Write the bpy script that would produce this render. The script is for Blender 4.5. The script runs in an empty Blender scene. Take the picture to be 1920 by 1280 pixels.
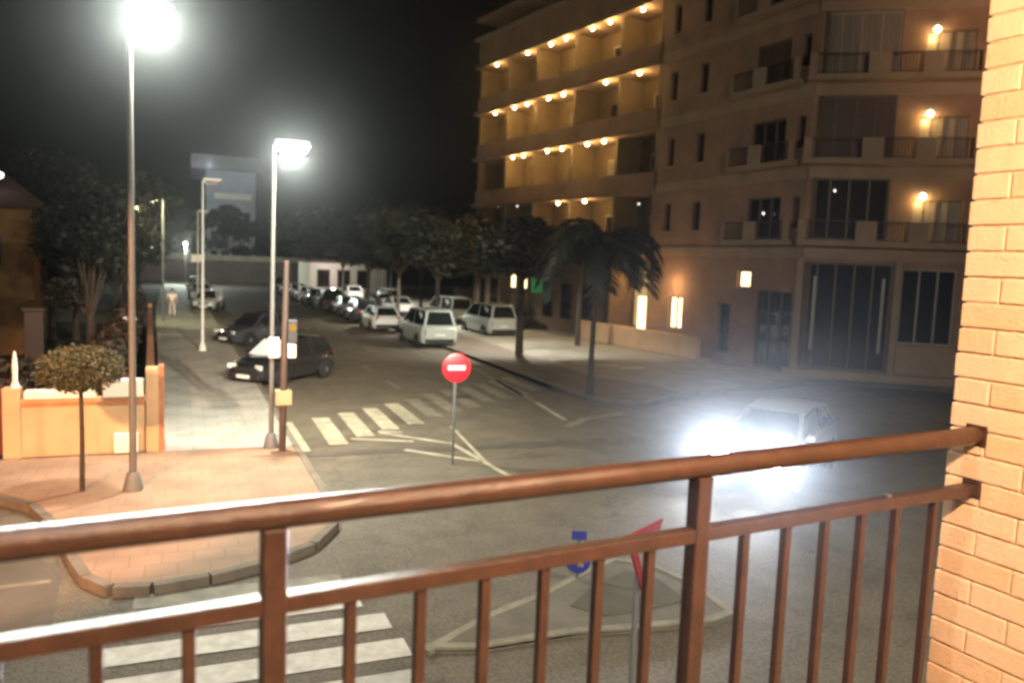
import bpy, bmesh, math, random
from mathutils import Vector, Matrix
R = math.radians
scene = bpy.context.scene
COL = scene.collection
rnd = random.Random(7)

# ---------------------------------------------------------------- camera
H = 4.3
yaw, pitch, roll = R(22.8), math.atan(0.1), math.atan(0.040)
fw = Vector((math.sin(yaw)*math.cos(pitch), math.cos(yaw)*math.cos(pitch), -math.sin(pitch)))
r0 = Vector((math.cos(yaw), -math.sin(yaw), 0)); u0 = r0.cross(fw)
rt = r0*math.cos(roll) + u0*math.sin(roll); up = rt.cross(fw)
cd = bpy.data.cameras.new('camera'); cam = bpy.data.objects.new('camera', cd); COL.objects.link(cam)
m = Matrix.Identity(4)
for i in range(3):
    m[i][0], m[i][1], m[i][2] = rt[i], up[i], -fw[i]
m.translation = (0, 0, H)
cam.matrix_world = m
cd.sensor_width = 36; cd.lens = 1500/1920*36; cd.clip_start = 0.05; cd.clip_end = 3000
cd.dof.use_dof = True; cd.dof.focus_distance = 4.2; cd.dof.aperture_fstop = 1.8
scene.camera = cam
# ---------------------------------------------------------------- night sky, exposure
w = bpy.data.worlds.new('World'); scene.world = w; w.use_nodes = True
bg = w.node_tree.nodes['Background']
bg.inputs[0].default_value = (0.0085, 0.0062, 0.0052, 1); bg.inputs[1].default_value = 0.15
vs = scene.view_settings
vs.view_transform = 'Standard'; vs.look = 'None'; vs.exposure = 0; vs.gamma = 1
cy = scene.cycles
cy.use_denoising = True
cy.pixel_filter_type = 'BLACKMAN_HARRIS'; cy.filter_width = 2.4
cy.sample_clamp_indirect = 6; cy.max_bounces = 6; cy.volume_bounces = 0

WHITE = (0.90, 1.0, 0.90); GROUNDW = (1.0, 0.93, 0.74); WARM = (1.0, 0.60, 0.27); AMBER = (1.0, 0.64, 0.21)

# ---------------------------------------------------------------- materials
def mat(name, c, rough=0.7, metal=0.0, var=0.0, scale=3.0, c2=None, bump=0.0, bscale=40, spec=0.5, emit=None, es=0.0, coat=0.0, alpha=None, stretch=None):
    M = bpy.data.materials.new(name); M.use_nodes = True
    nt = M.node_tree; b = nt.nodes['Principled BSDF']
    b.inputs['Base Color'].default_value = (*c, 1); b.inputs['Roughness'].default_value = rough
    b.inputs['Metallic'].default_value = metal; b.inputs['Specular IOR Level'].default_value = spec
    if coat: b.inputs['Coat Weight'].default_value = coat; b.inputs['Coat Roughness'].default_value = 0.05
    if emit: b.inputs['Emission Color'].default_value = (*emit, 1); b.inputs['Emission Strength'].default_value = es
    tc = nt.nodes.new('ShaderNodeTexCoord'); src = tc.outputs['Object']
    if stretch:
        mp = nt.nodes.new('ShaderNodeMapping'); mp.inputs['Scale'].default_value = stretch
        nt.links.new(src, mp.inputs[0]); src = mp.outputs[0]
    if var or c2:
        n = nt.nodes.new('ShaderNodeTexNoise'); n.inputs['Scale'].default_value = scale; n.inputs['Detail'].default_value = 8; n.inputs['Roughness'].default_value = 0.65
        nt.links.new(src, n.inputs['Vector'])
        r_ = nt.nodes.new('ShaderNodeValToRGB'); r_.color_ramp.elements[0].position = 0.34; r_.color_ramp.elements[1].position = 0.68
        a = tuple(x*(1-var) for x in c); d = c2 or tuple(min(1, x*(1+var)) for x in c)
        r_.color_ramp.elements[0].color = (*a, 1); r_.color_ramp.elements[1].color = (*d, 1)
        nt.links.new(n.outputs[0], r_.inputs[0]); nt.links.new(r_.outputs[0], b.inputs['Base Color'])
    if bump:
        n2 = nt.nodes.new('ShaderNodeTexNoise'); n2.inputs['Scale'].default_value = bscale; n2.inputs['Detail'].default_value = 6
        nt.links.new(tc.outputs['Object'], n2.inputs['Vector'])
        bp = nt.nodes.new('ShaderNodeBump'); bp.inputs['Strength'].default_value = bump; bp.inputs['Distance'].default_value = 0.02
        nt.links.new(n2.outputs[0], bp.inputs['Height']); nt.links.new(bp.outputs[0], b.inputs['Normal'])
    return M

def paver_mat(name, c, c2, mortar, sx, sy, rough=0.75):
    M = mat(name, c, rough); nt = M.node_tree; b = nt.nodes['Principled BSDF']
    tc = nt.nodes.new('ShaderNodeTexCoord')
    br = nt.nodes.new('ShaderNodeTexBrick'); br.inputs['Scale'].default_value = 1; br.inputs['Brick Width'].default_value = sx; br.inputs['Row Height'].default_value = sy
    br.inputs['Mortar Size'].default_value = 0.012; br.inputs['Color1'].default_value = (*c, 1); br.inputs['Color2'].default_value = (*c2, 1); br.inputs['Mortar'].default_value = (*mortar, 1)
    nt.links.new(tc.outputs['Object'], br.inputs['Vector'])
    n = nt.nodes.new('ShaderNodeTexNoise'); n.inputs['Scale'].default_value = 1.1; n.inputs['Detail'].default_value = 8
    nt.links.new(tc.outputs['Object'], n.inputs['Vector'])
    mx = nt.nodes.new('ShaderNodeMix'); mx.data_type = 'RGBA'; mx.blend_type = 'MULTIPLY'; mx.inputs[0].default_value = 0.75
    rp = nt.nodes.new('ShaderNodeValToRGB'); rp.color_ramp.elements[0].position = 0.3; rp.color_ramp.elements[0].color = (0.6, 0.6, 0.6, 1); rp.color_ramp.elements[1].position = 0.62; rp.color_ramp.elements[1].color = (1, 1, 1, 1)
    nt.links.new(n.outputs[0], rp.inputs[0])
    nt.links.new(br.outputs[0], mx.inputs[6]); nt.links.new(rp.outputs[0], mx.inputs[7]); nt.links.new(mx.outputs[2], b.inputs['Base Color'])
    return M

def glow(name, c, s):
    M = bpy.data.materials.new(name); M.use_nodes = True; nt = M.node_tree; nt.nodes.clear()
    e = nt.nodes.new('ShaderNodeEmission'); e.inputs[0].default_value = (*c, 1); e.inputs[1].default_value = s
    o = nt.nodes.new('ShaderNodeOutputMaterial'); nt.links.new(e.outputs[0], o.inputs[0]); return M

m_asph = mat('asphalt', (0.125, 0.107, 0.078), 0.68, var=0.22, scale=1.4, bump=0.9, bscale=35)
def grain(M, amt=.3):
    nt = M.node_tree; b = nt.nodes['Principled BSDF']; src = b.inputs['Base Color'].links[0].from_socket
    tc = nt.nodes.new('ShaderNodeTexCoord'); n = nt.nodes.new('ShaderNodeTexNoise'); n.inputs['Scale'].default_value = 22; n.inputs['Detail'].default_value = 3
    v = nt.nodes.new('ShaderNodeTexVoronoi'); v.feature = 'DISTANCE_TO_EDGE'; v.inputs['Scale'].default_value = .22
    wn = nt.nodes.new('ShaderNodeTexNoise'); wn.inputs['Scale'].default_value = 1.3; wn.inputs['Detail'].default_value = 5
    ad = nt.nodes.new('ShaderNodeVectorMath'); ad.operation = 'MULTIPLY_ADD'; ad.inputs[1].default_value = (1.6,1.6,1.6)
    nt.links.new(tc.outputs['Object'], wn.inputs['Vector']); nt.links.new(wn.outputs['Color'], ad.inputs[0]); nt.links.new(tc.outputs['Object'], ad.inputs[2]); nt.links.new(ad.outputs[0], v.inputs['Vector'])
    cr = nt.nodes.new('ShaderNodeMapRange'); cr.inputs['From Max'].default_value = .012; cr.inputs['To Min'].default_value = .72; nt.links.new(v.outputs[0], cr.inputs[0])
    g_ = nt.nodes.new('ShaderNodeMapRange'); g_.inputs['From Min'].default_value = .35; g_.inputs['From Max'].default_value = .65; g_.inputs['To Min'].default_value = 1-amt; g_.inputs['To Max'].default_value = 1+amt
    nt.links.new(tc.outputs['Object'], n.inputs['Vector']); nt.links.new(n.outputs[0], g_.inputs[0])
    mu = nt.nodes.new('ShaderNodeMath'); mu.operation = 'MULTIPLY'; nt.links.new(cr.outputs[0], mu.inputs[0]); nt.links.new(g_.outputs[0], mu.inputs[1])
    mx = nt.nodes.new('ShaderNodeVectorMath'); mx.operation = 'SCALE'; nt.links.new(src, mx.inputs[0]); nt.links.new(mu.outputs[0], mx.inputs['Scale']); nt.links.new(mx.outputs[0], b.inputs['Base Color'])
grain(m_asph)
m_asph2 = mat('asphalt_patch', (0.09, 0.08, 0.064), 0.7, var=0.3, scale=0.9, bump=0.5, bscale=60)
m_paint = mat('road_paint', (0.50, 0.46, 0.33), 0.6, scale=3.2, c2=(0.24, 0.22, 0.165), var=0.0)
m_paint_b = mat('bright_road_paint', (0.62, 0.60, 0.53), 0.6, scale=5, c2=(0.40,0.38,0.33))
m_paint_w = mat('worn_road_paint', (0.125, 0.115, 0.09), 0.6, scale=2.6, c2=(0.27, 0.25, 0.19))
m_pave = paver_mat('grey_pavers', (0.42, 0.41, 0.36), (0.37, 0.36, 0.32), (0.26, 0.25, 0.22), 0.6, 0.4)
m_pavew = paver_mat('corner_pavers', (0.33, 0.215, 0.145), (0.30, 0.195, 0.13), (0.25, 0.165, 0.11), 0.4, 0.4)  # browner tone than the grey pavers
m_plaza = paver_mat('plaza_pavers', (0.25, 0.235, 0.19), (0.23, 0.215, 0.175), (0.17, 0.16, 0.13), 0.8, 0.8)
m_plazaw = paver_mat('plaza_edge_pavers', (0.16, 0.125, 0.10), (0.14, 0.11, 0.085), (0.09, 0.075, 0.06), 0.4, 0.4)
m_kerb = mat('kerb_stone', (0.16, 0.135, 0.105), 0.8, var=0.25, scale=2)
m_islandp = mat('island_paving', (0.125, 0.112, 0.085), 0.85, var=0.25, scale=1.5)
m_kerbl = mat('pale_kerb', (0.22, 0.20, 0.15), 0.8, var=0.25, scale=3)
m_concrete = mat('pale_concrete', (0.33, 0.30, 0.24), 0.85, var=0.25, scale=1.3, bump=0.3)
m_earth = mat('dry_earth', (0.07, 0.062, 0.04), 0.95, c2=(0.10, 0.09, 0.06), scale=2)
m_ground = mat('ground', (0.05, 0.045, 0.035), 0.95, var=0.3, scale=0.3)
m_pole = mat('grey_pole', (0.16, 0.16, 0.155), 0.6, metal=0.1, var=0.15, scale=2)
m_polel = mat('pole_baked_light', (0.6, 0.6, 0.55), 0.6)  # paler base colour stands in for surrounding light on the far poles
m_brownpole = mat('brown_pole', (0.085, 0.055, 0.042), 0.6, var=0.2, scale=3)
m_dark = mat('dark_metal', (0.03, 0.03, 0.032), 0.5)
m_rail = mat('brown_rail_paint', (0.056, 0.026, 0.018), 0.32, var=0.28, scale=14, bump=0.25, bscale=160, coat=0.05)
m_brick = mat('cream_brick', (0.80, 0.555, 0.37), 0.9, var=0.07, scale=14, bump=0.3, bscale=90)
m_brick2 = mat('cream_brick_darker', (0.76, 0.50, 0.31), 0.9, var=0.07, scale=14, bump=0.3, bscale=90)
m_mortar = mat('mortar', (0.64, 0.45, 0.30), 0.95, var=0.2, scale=20, bump=0.5)
m_render = mat('beige_render', (0.27, 0.165, 0.112), 0.9, var=0.26, scale=0.5, bump=0.25)
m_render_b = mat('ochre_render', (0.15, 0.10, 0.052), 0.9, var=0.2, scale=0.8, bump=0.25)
m_band = mat('beige_band', (0.30, 0.215, 0.145), 0.85, var=0.13, scale=1.0)
m_glass = mat('window_glass', (0.016, 0.012, 0.012), 0.03, spec=0.45)
m_dull = mat('dull_glass', (0.02, 0.015, 0.014), 0.65, spec=0.12)
m_curtain = mat('curtained_glass', (0.20, 0.165, 0.13), 0.35, var=0.2, scale=1.2, stretch=(6, 6, .4))
m_shutter = mat('brown_shutter', (0.085, 0.045, 0.032), 0.6, var=0.2, scale=1.5, stretch=(.5, .5, 14))
m_frame = mat('brown_frame', (0.10, 0.07, 0.05), 0.5)
m_framel = mat('pale_frame', (0.32, 0.29, 0.24), 0.5, var=0.1)
m_iron = mat('railing_iron', (0.035, 0.022, 0.018), 0.6)
m_tyre = mat('tyre_rubber', (0.012, 0.012, 0.012), 0.9)
m_rim = mat('wheel_rim', (0.35, 0.35, 0.36), 0.3, metal=0.8)
m_cglass = mat('car_glass', (0.012, 0.014, 0.015), 0.05, spec=0.8)
m_black = mat('black_plastic', (0.015, 0.015, 0.015), 0.55)
m_hl = mat('headlamp_glass', (0.6, 0.62, 0.62), 0.12, spec=0.8)
m_tl = mat('tail_lamp', (0.35, 0.015, 0.012), 0.2, spec=0.7)
m_plate = mat('number_plate', (0.65, 0.65, 0.6), 0.5)
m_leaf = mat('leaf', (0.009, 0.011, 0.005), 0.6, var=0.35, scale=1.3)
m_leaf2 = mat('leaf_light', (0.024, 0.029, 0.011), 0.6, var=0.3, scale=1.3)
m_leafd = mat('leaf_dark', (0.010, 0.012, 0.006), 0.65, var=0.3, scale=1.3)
m_hedge = mat('hedge_leaf', (0.05, 0.024, 0.012), 0.65, var=0.35, scale=1.3)
m_bark = mat('bark', (0.055, 0.042, 0.03), 0.9, var=0.3, scale=6, bump=0.8)
m_red = mat('sign_red', (0.6, 0.012, 0.02), 0.35, emit=(1, 0.02, 0.05), es=0.5)  # weak emission added to the red
m_redd = mat('sign_red_dull', (0.26, 0.015, 0.02), 0.45)
m_white = mat('sign_white', (0.26, 0.20, 0.18), 0.4)
m_whiteg = mat('sign_white_emissive', (0.8, 0.7, 0.68), 0.4, emit=(1, 0.55, 0.5), es=0.35)  # weak pinkish emission added to the white bar
m_blue = mat('sign_blue', (0.03, 0.035, 0.26), 0.4)
m_cream = mat('cream_wall_paint', (0.56, 0.36, 0.20), 0.9, var=0.12, scale=1.2, bump=0.3)
m_whitewall = mat('white_wall_paint', (0.85, 0.78, 0.66), 0.8, var=0.06)
m_terra = mat('terracotta_pillar', (0.42, 0.17, 0.08), 0.85, var=0.2, scale=4)
m_maroon = mat('maroon_gate', (0.13, 0.025, 0.018), 0.6, var=0.2, scale=2)
m_roof = mat('roof_tiles', (0.11, 0.055, 0.045), 0.85, var=0.25, scale=3)
m_orange = mat('orange_house_wall', (0.22, 0.125, 0.05), 0.9, var=0.15)
m_bluegrey = mat('blue_grey_facade', (0.42, 0.43, 0.44), 0.8, var=0.12, scale=0.3)
m_skin = mat('skin', (0.50, 0.31, 0.23), 0.6)
m_cloth1 = mat('pale_pink_cloth', (0.80, 0.66, 0.64), 0.85)
m_cloth2 = mat('light_trousers', (0.62, 0.52, 0.50), 0.85)
m_hair = mat('dark_hair', (0.04, 0.025, 0.018), 0.6)
m_amber = glow('amber_lens', (1, 0.5, 0.08), 0.8)
g_white = glow('white_lamp_glow', (0.95, 1, 0.96), 220)
g_whited = glow('faint_white_glow', (1, 0.95, 0.9), 2.5)
g_yel = glow('yellow_green_glow', (1, 0.95, 0.55), 14)
g_warm = glow('warm_lamp_glow', (1.0, 0.80, 0.42), 30)
g_warmd = glow('warm_window_glow', (1.0, 0.62, 0.25), 0.55)
g_warmb = glow('bright_window_glow', (1.0, 0.76, 0.38), 3.2)
g_green = glow('green_sign_glow', (0.05, 0.22, 0.08), 0.55)
g_head = glow('headlamp_glow', (0.93, 0.96, 1.0), 110)

# ---------------------------------------------------------------- helpers
class MB:
    def __init__(s): s.v = []; s.f = []; s.mi = []; s.cur = 0
    def face(s, pts):
        n = len(s.v); s.v += [tuple(p) for p in pts]; s.f.append(tuple(range(n, n+len(pts)))); s.mi.append(s.cur)
    def add(s, vs, fs):
        n = len(s.v); s.v += [tuple(p) for p in vs]
        for f in fs: s.f.append(tuple(i+n for i in f)); s.mi.append(s.cur)
    def box(s, x0, x1, y0, y1, z0, z1):
        s.add([(x0,y0,z0),(x1,y0,z0),(x1,y1,z0),(x0,y1,z0),(x0,y0,z1),(x1,y0,z1),(x1,y1,z1),(x0,y1,z1)],
              [(3,2,1,0),(4,5,6,7),(0,1,5,4),(1,2,6,5),(2,3,7,6),(3,0,4,7)])
    def obox(s, o, a, b, la, lb, z0, z1):
        # box from 2D point o along directions a (la = (lo,hi)) and b (lb)
        P = [(o[0]+a[0]*i+b[0]*j, o[1]+a[1]*i+b[1]*j) for i, j in ((la[0],lb[0]),(la[1],lb[0]),(la[1],lb[1]),(la[0],lb[1]))]
        if a[0]*b[1]-a[1]*b[0] < 0: P = P[::-1]
        s.prism(P, z0, z1)
    def prism(s, P, z0, z1):
        n = len(P); vs = [(x,y,z0) for x,y in P]+[(x,y,z1) for x,y in P]
        s.add(vs, [tuple(range(n))[::-1], tuple(range(n, 2*n))]+[(i,(i+1)%n,(i+1)%n+n,i+n) for i in range(n)])
    def tube(s, pts, rad, k=10, cap=True):
        pts = [Vector(p) for p in pts]; rad = rad if isinstance(rad, (list, tuple)) else [rad]*len(pts)
        rings = []
        for i, p in enumerate(pts):
            d = (pts[min(i+1, len(pts)-1)]-pts[max(i-1, 0)]).normalized()
            a = d.cross(Vector((0,0,1)) if abs(d.z) < .9 else Vector((1,0,0))).normalized(); b = d.cross(a)
            rings.append([p+(a*math.cos(t)+b*math.sin(t))*rad[i] for t in [2*math.pi*j/k for j in range(k)]])
        fs = []
        for i in range(len(pts)-1):
            for j in range(k): fs.append((i*k+j, (i+1)*k+j, (i+1)*k+(j+1)%k, i*k+(j+1)%k))
        if cap: fs += [tuple(range(k)), tuple(range((len(pts)-1)*k, len(pts)*k))[::-1]]
        s.add([q for r_ in rings for q in r_], fs)
    def lathe(s, prof, c=(0,0,0), k=16, axis='z'):
        vs = []
        for r_, z in prof:
            for j in range(k):
                t = 2*math.pi*j/k; x, y = r_*math.cos(t), r_*math.sin(t)
                if axis == 'z': vs.append((c[0]+x, c[1]+y, c[2]+z))
                elif axis == 'y': vs.append((c[0]+x, c[1]+z, c[2]+y))
                else: vs.append((c[0]+z, c[1]+x, c[2]+y))
        fs = []
        for i in range(len(prof)-1):
            for j in range(k): fs.append((i*k+j, i*k+(j+1)%k, (i+1)*k+(j+1)%k, (i+1)*k+j))
        fs += [tuple(range(k))[::-1], tuple(range((len(prof)-1)*k, len(prof)*k))]
        s.add(vs, fs)
    def build(s, name, mats, parent=None, smooth=False, bevel=0, label=None):
        me = bpy.data.meshes.new(name); me.from_pydata(s.v, [], s.f)
        mats = mats if isinstance(mats, (list, tuple)) else [mats]
        for q in mats: me.materials.append(q)
        if len(mats) > 1:
            for p, i in zip(me.polygons, s.mi): p.material_index = i
        bm = bmesh.new(); bm.from_mesh(me); bmesh.ops.recalc_face_normals(bm, faces=bm.faces); bm.to_mesh(me); bm.free()
        me.update()
        if smooth:
            for p in me.polygons: p.use_smooth = True
            me.set_sharp_from_angle(angle=R(38))
        o = bpy.data.objects.new(name, me); COL.objects.link(o)
        if parent: o.parent = parent
        if bevel:
            md = o.modifiers.new('bevel', 'BEVEL'); md.width = bevel; md.segments = 2; md.limit_method = 'ANGLE'
        if label: o['label'] = label
        return o

def tag(o, label=None, cat=None, group=None, kind=None):
    if label: o['label'] = label
    if cat: o['category'] = cat
    if group: o['group'] = group
    if kind: o['kind'] = kind
    return o
def thing(name, label, cat, loc=(0,0,0), rz=0, group=None, kind=None):
    o = bpy.data.objects.new(name, None); COL.objects.link(o); o.location = loc; o.rotation_euler = (0,0,rz); o.empty_display_size = .2
    return tag(o, label, cat, group, kind)
def copy_tree(o, parent=None):
    c = o.copy(); COL.objects.link(c)
    if parent: c.parent = parent
    for ch in list(o.children): copy_tree(ch, c)
    return c
def lamp(name, loc, power, color, parent=None, radius=0.1, spot=None, target=None, blend=0.3):
    l = bpy.data.lights.new(name, 'SPOT' if spot else 'POINT'); l.energy = power; l.color = color; l.shadow_soft_size = radius
    o = bpy.data.objects.new(name, l); COL.objects.link(o); o.location = loc
    if spot:
        l.spot_size = R(spot); l.spot_blend = blend
        d = Vector(target) if Vector(target).length < 2.5 and name in ('lamp_beam','headlight_beam','headlight_glare','flood_beam') else Vector(target)-Vector(loc); o.rotation_euler = d.to_track_quat('-Z', 'Y').to_euler()
    if parent: o.parent = parent
    return o
def sheet(name, pts, z, mt, kind='structure'):
    b = MB(); b.face([(x, y, z) for x, y in pts]); o = b.build(name, mt); tag(o, kind=kind); return o

# ================================================================ SETTING: ground, roads, pavements
g = MB(); g.face([(-600,-300,-0.02),(900,-300,-0.02),(900,1500,-0.02),(-600,1500,-0.02)])
tag(g.build('ground', m_ground), kind='structure')
sheet('road', [(2.1,13),(11.9,13),(11.6,20),(12.0,34),(12.4,118),(2.0,118),(1.9,60)], 0.0, m_asph)
sheet('cross_street', [(-70,5.2),(70,5.2-24),(70,13),(26.5,24),(11.6,24),(11.6,13.0),(2.1,13.0),(2.1,18),(-1,18),(-1,13),(-3.2,18),(-70,22)], 0.004, m_asph)
def arc_pts(pts): return pts
# left pavement with the rounded corner
corner = [(2.27,60),(2.27,18),(2.32,14.2),(2.2,12.3),(1.75,11.5),(1.05,11.0),(0.35,10.72),(-0.3,10.6),(-0.72,10.68),(-1.02,11.1),(-1.2,11.7),(-1.62,13.3),(-2.1,14.5),(-2.75,15.2),(-4.2,15.6),(-14,16.2),(-14,18.4),(-0.2,18.4)]
b = MB(); b.prism(corner[2:17][::-1]+[(-14,17.9),(2.3,17.9)][::-1][::1] if False else corner[2:16]+[(-14,17.6),(2.3,17.6)], 0, 0.13)
tag(b.build('corner_pavement', m_pavew, bevel=0.01), kind='structure')
b = MB(); b.prism([(2.3,17.604),(-0.3,17.604),(-1.4,60),(-1.6,112),(1.9,112),(2.0,60),(2.3,28)], 0, 0.13)
tag(b.build('left_pavement', m_pave), kind='structure')
kb = MB()
def kerb(pts, wd, z0, z1, out):
    for i in range(len(pts)-1):
        p, q = Vector(pts[i]), Vector(pts[i+1]); d = (q-p).normalized(); n = Vector((-d.y, d.x))*out
        L = (q-p).length; k = max(1, int(L/1.0))
        for j in range(k):
            a, c = p+d*(L*j/k+.004), p+d*(L*(j+1)/k-.004)
            P = [(a.x,a.y),(c.x,c.y),(c.x+n.x*wd,c.y+n.y*wd),(a.x+n.x*wd,a.y+n.y*wd)]
            kb.prism(P if out > 0 else P[::-1], z0, z1)
kerb([(2.0,100),(2.1,60),(2.3,28),(2.3,17.6)]+corner[2:15], 0.14, 0.0, 0.137, 1)
tag(kb.build('kerb', m_kerb), kind='structure')
# plaza on the far right of the street
plaza = [(12.4,118),(11.95,60),(11.85,34),(11.85,24.5),(12.0,22.4),(12.5,21.3),(13.4,20.9),(15.9,22.3),(22.0,23.7),(24.8,22.9),(27.7,21.0),(33,17.0),(60,-2.5),(80,20),(60,118)]
b = MB(); b.prism(plaza[::-1], 0, 0.12); tag(b.build('plaza', m_plaza), kind='structure')
strip = [(12.05,60),(12.0,34),(12.0,24.5),(12.15,22.5),(12.6,21.5),(13.4,21.1),(15.8,22.5),(15.4,24.6),(14.4,26),(14.6,34),(14.8,60)]
sheet('plaza_edge_path', strip[::-1], 0.125, m_plazaw)
kb = MB(); kerb(plaza[1:13], 0.16, 0.0, 0.13, 1); tag(kb.build('plaza_kerb', m_kerb), kind='structure')
# near pavement under the balcony
b = MB(); b.prism([(-60,-1.0),(60,-13),(60,-9.0),(6,3.2),(-60,3.9)], 0, 0.12); tag(b.build('near_pavement', m_plaza), kind='structure')
# gutter and patch
sheet('road_patch', [(2.34,17.0),(9.6,16.6),(9.9,17.2),(2.34,17.32)], 0.010, m_asph2)
sheet('road_patch', [(-8,9.2),(-1.3,9.6),(-1.4,11.5),(-2.2,13.2),(-8,15.0)], 0.010, m_asph2)

# painted markings
pm = MB(); pw = MB(); pb = MB()
def strip_(mb, p, q, wd, z):
    p, q = Vector(p), Vector(q); d = (q-p).normalized(); n = Vector((-d.y, d.x))*wd/2
    mb.face([(p.x-n.x,p.y-n.y,z),(q.x-n.x,q.y-n.y,z),(q.x+n.x,q.y+n.y,z),(p.x+n.x,p.y+n.y,z)])
for k in range(12):
    x = 2.62+0.775*k; y0 = 17.6+0.80*(x-2.9); tgt = pm if k < 5 else pw
    if k == 0: strip_(pm, (2.55,17.4), (2.55,20.6), .26, .014); continue
    strip_(tgt, (x+rnd.uniform(-.03,.03), y0+rnd.uniform(-.12,.12)), (x+.06, y0+3.0+rnd.uniform(-.15,.15)), .44, .014)
strip_(pw, (-.5,10.3), (2.0,10.27), .42, .016)
for y, x0, x1 in [(9.62,-0.7,2.1),(8.95,-0.75,2.3),(8.25,-0.8,2.35),(7.55,-0.8,2.3),(6.85,-0.7,2.3),(6.15,-0.7,2.3)]:
    strip_(pb, (x0,y), (x1,y-.03), .42, .016)
for p, q in [((3.75,18.45),(5.1,17.85)),((4.55,18.95),(5.85,17.5)),((4.7,17.1),(6.0,15.7)),((4.55,19.1),(5.1,18.85))]:
    strip_(pm, p, q, .17, .014)
strip_(pm, (5.9,17.6), (6.15,14.3), .13, .014)
strip_(pm, (6.5,19.3), (6.05,15.4), .09, .0142)
for y in range(22, 100, 4): strip_(pw, (6.6+.004*y, y+3.2), (6.6+.004*y, y+5.0), .12, .014)
strip_(pm, (9.85,19.4), (10.2,22.2), .16, .014); strip_(pw, (10.2,22.3), (10.9,30), .14, .014)
strip_(pw, (9.5,18.6), (10.6,19.6), .3, .014); strip_(pw, (10.7,19.6), (12.0,20.0), .3, .014)
for y in (38,43.2,48.5,54,59.5,65,70.5): strip_(pw, (10.1,y), (11.9,y), .1, .014)
strip_(pw, (10.1,34), (10.1,76), .1, .0142)
strip_(pw, (-7,10.9), (-1.5,11.3), .12, .014)
pm.build('road_markings', m_paint); pw.build('worn_road_markings', m_paint_w); pb.build('crossing_stripes', m_paint_b)
for n in ('road_markings','worn_road_markings','crossing_stripes'): tag(bpy.data.objects[n], kind='structure')
pp = MB()
for k in range(4): strip_(pp, (14.9+.62*k,31.2-.95*k), (15.9+.62*k,31.0-.95*k), .38, .131)
tag(pp.build('plaza_paint', m_paint_b), kind='structure')
mh = MB()
for x_, y_ in ((4.6,13.4),(8.2,23.5)): mh.lathe([(.33,0),(.33,.012),(.30,.016)], (x_,y_,0.004), 20)
tag(mh.build('manhole_covers', mat('cast_iron',(.06,.055,.05),.6)), kind='structure')
# traffic island
isl = [(2.45,8.02),(3.4,8.6),(4.36,9.0),(5.15,9.45),(5.85,9.82),(6.3,9.4),(6.5,8.6),(6.4,7.7),(6.0,7.6),(5.0,7.72),(4.2,7.85),(3.0,7.85)]
t = thing('traffic_island', 'pale kerbed wedge-shaped traffic island in the cross street below the balcony', 'traffic island', (0,0,0))
b = MB(); b.prism(isl[::-1], 0.006, 0.07); b.build('paved_base', m_islandp, t, bevel=.02)
b = MB(); b.prism([(4.5,8.5),(5.2,9.05),(5.8,9.3),(6.05,8.9),(6.0,8.2),(5.2,8.08),(4.75,8.12)][::-1], 0.07, 0.08); b.build('earth_bed', m_earth, t)
b = MB()
for i in range(len(isl)):
    p, q = isl[i], isl[(i+1)%len(isl)]; d = (Vector(q)-Vector(p)).normalized(); n = Vector((d.y,-d.x))*.11
    b.prism([(p[0],p[1]),(q[0],q[1]),(q[0]+n.x,q[1]+n.y),(p[0]+n.x,p[1]+n.y)], 0.012, 0.076+.0025*(i%3))
b.build('edge_stones', m_kerbl, t)

# ================================================================ BALCONY (foreground)
M0 = Vector((2.41,1.786)); A = Vector((-.995,-.0995)); Bn = Vector((.0995,-.995))   # along rail (left), inwards
bal = thing('balcony_railing', 'reddish brown painted metal balcony railing with round handrail crossing the foreground', 'railing', (M0.x,M0.y,2.75), math.atan2(-A.y,-A.x))
# local frame: +x points back to the wall, so u (distance from wall) = -x
b = MB(); b.tube([(-3.4,0,1.045),(0.0,0,1.045)], 0.029, 20); o = b.build('handrail', m_rail, bal, smooth=True); o.scale = (1,1,1)
b = MB(); b.box(-3.4,0.0,-.019,.019,.848,.884); b.build('lower_rail', m_rail, bal, bevel=.003)
b = MB(); b.box(-3.4,0.0,-.019,.019,.06,.095); b.build('bottom_rail', m_rail, bal, bevel=.003)
for u in (1.17, 2.25, 3.33):
    b = MB(); b.box(-u-.023,-u+.023,-.0225,.0225,0,1.02); b.build('post', m_rail, bal, bevel=.003)
us = [.19,.375]+[.375+.157*k for k in range(1,5)]+[1.17+.154*k for k in range(1,7)]+[2.25+.154*k for k in range(1,7)]
for i, u in enumerate(us):
    b = MB(); b.box(-u-.0115,-u+.0115,-.0115,.0115,.095,.848); o = b.build('baluster', m_rail, bal, bevel=.002)
for z, h in ((1.045,.035),(.866,.03)):
    b = MB(); b.box(-.004,.05,-h,h,z-h,z+h); b.build('wall_bracket', m_rail, bal, bevel=.004)
b = MB(); b.lathe([(.012,0),(.014,.006),(.006,.01)], (-.42,.0,.884)); b.build('cap_screw', m_rim, bal)
bs = MB(); bs.obox((M0.x,M0.y), A, Bn, (-.0,3.6), (-.06,2.6), 2.55, 2.75)
tag(bs.build('balcony_floor', m_concrete), 'concrete floor slab of the balcony the photo is taken from', 'balcony floor')
# brick wall: real bricks laid on a mortar core
bw = thing('brick_wall', 'cream brick side wall of the balcony lit warm, filling the right edge', 'wall', (M0.x,M0.y,0), math.atan2(Bn.y,Bn.x))
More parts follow.
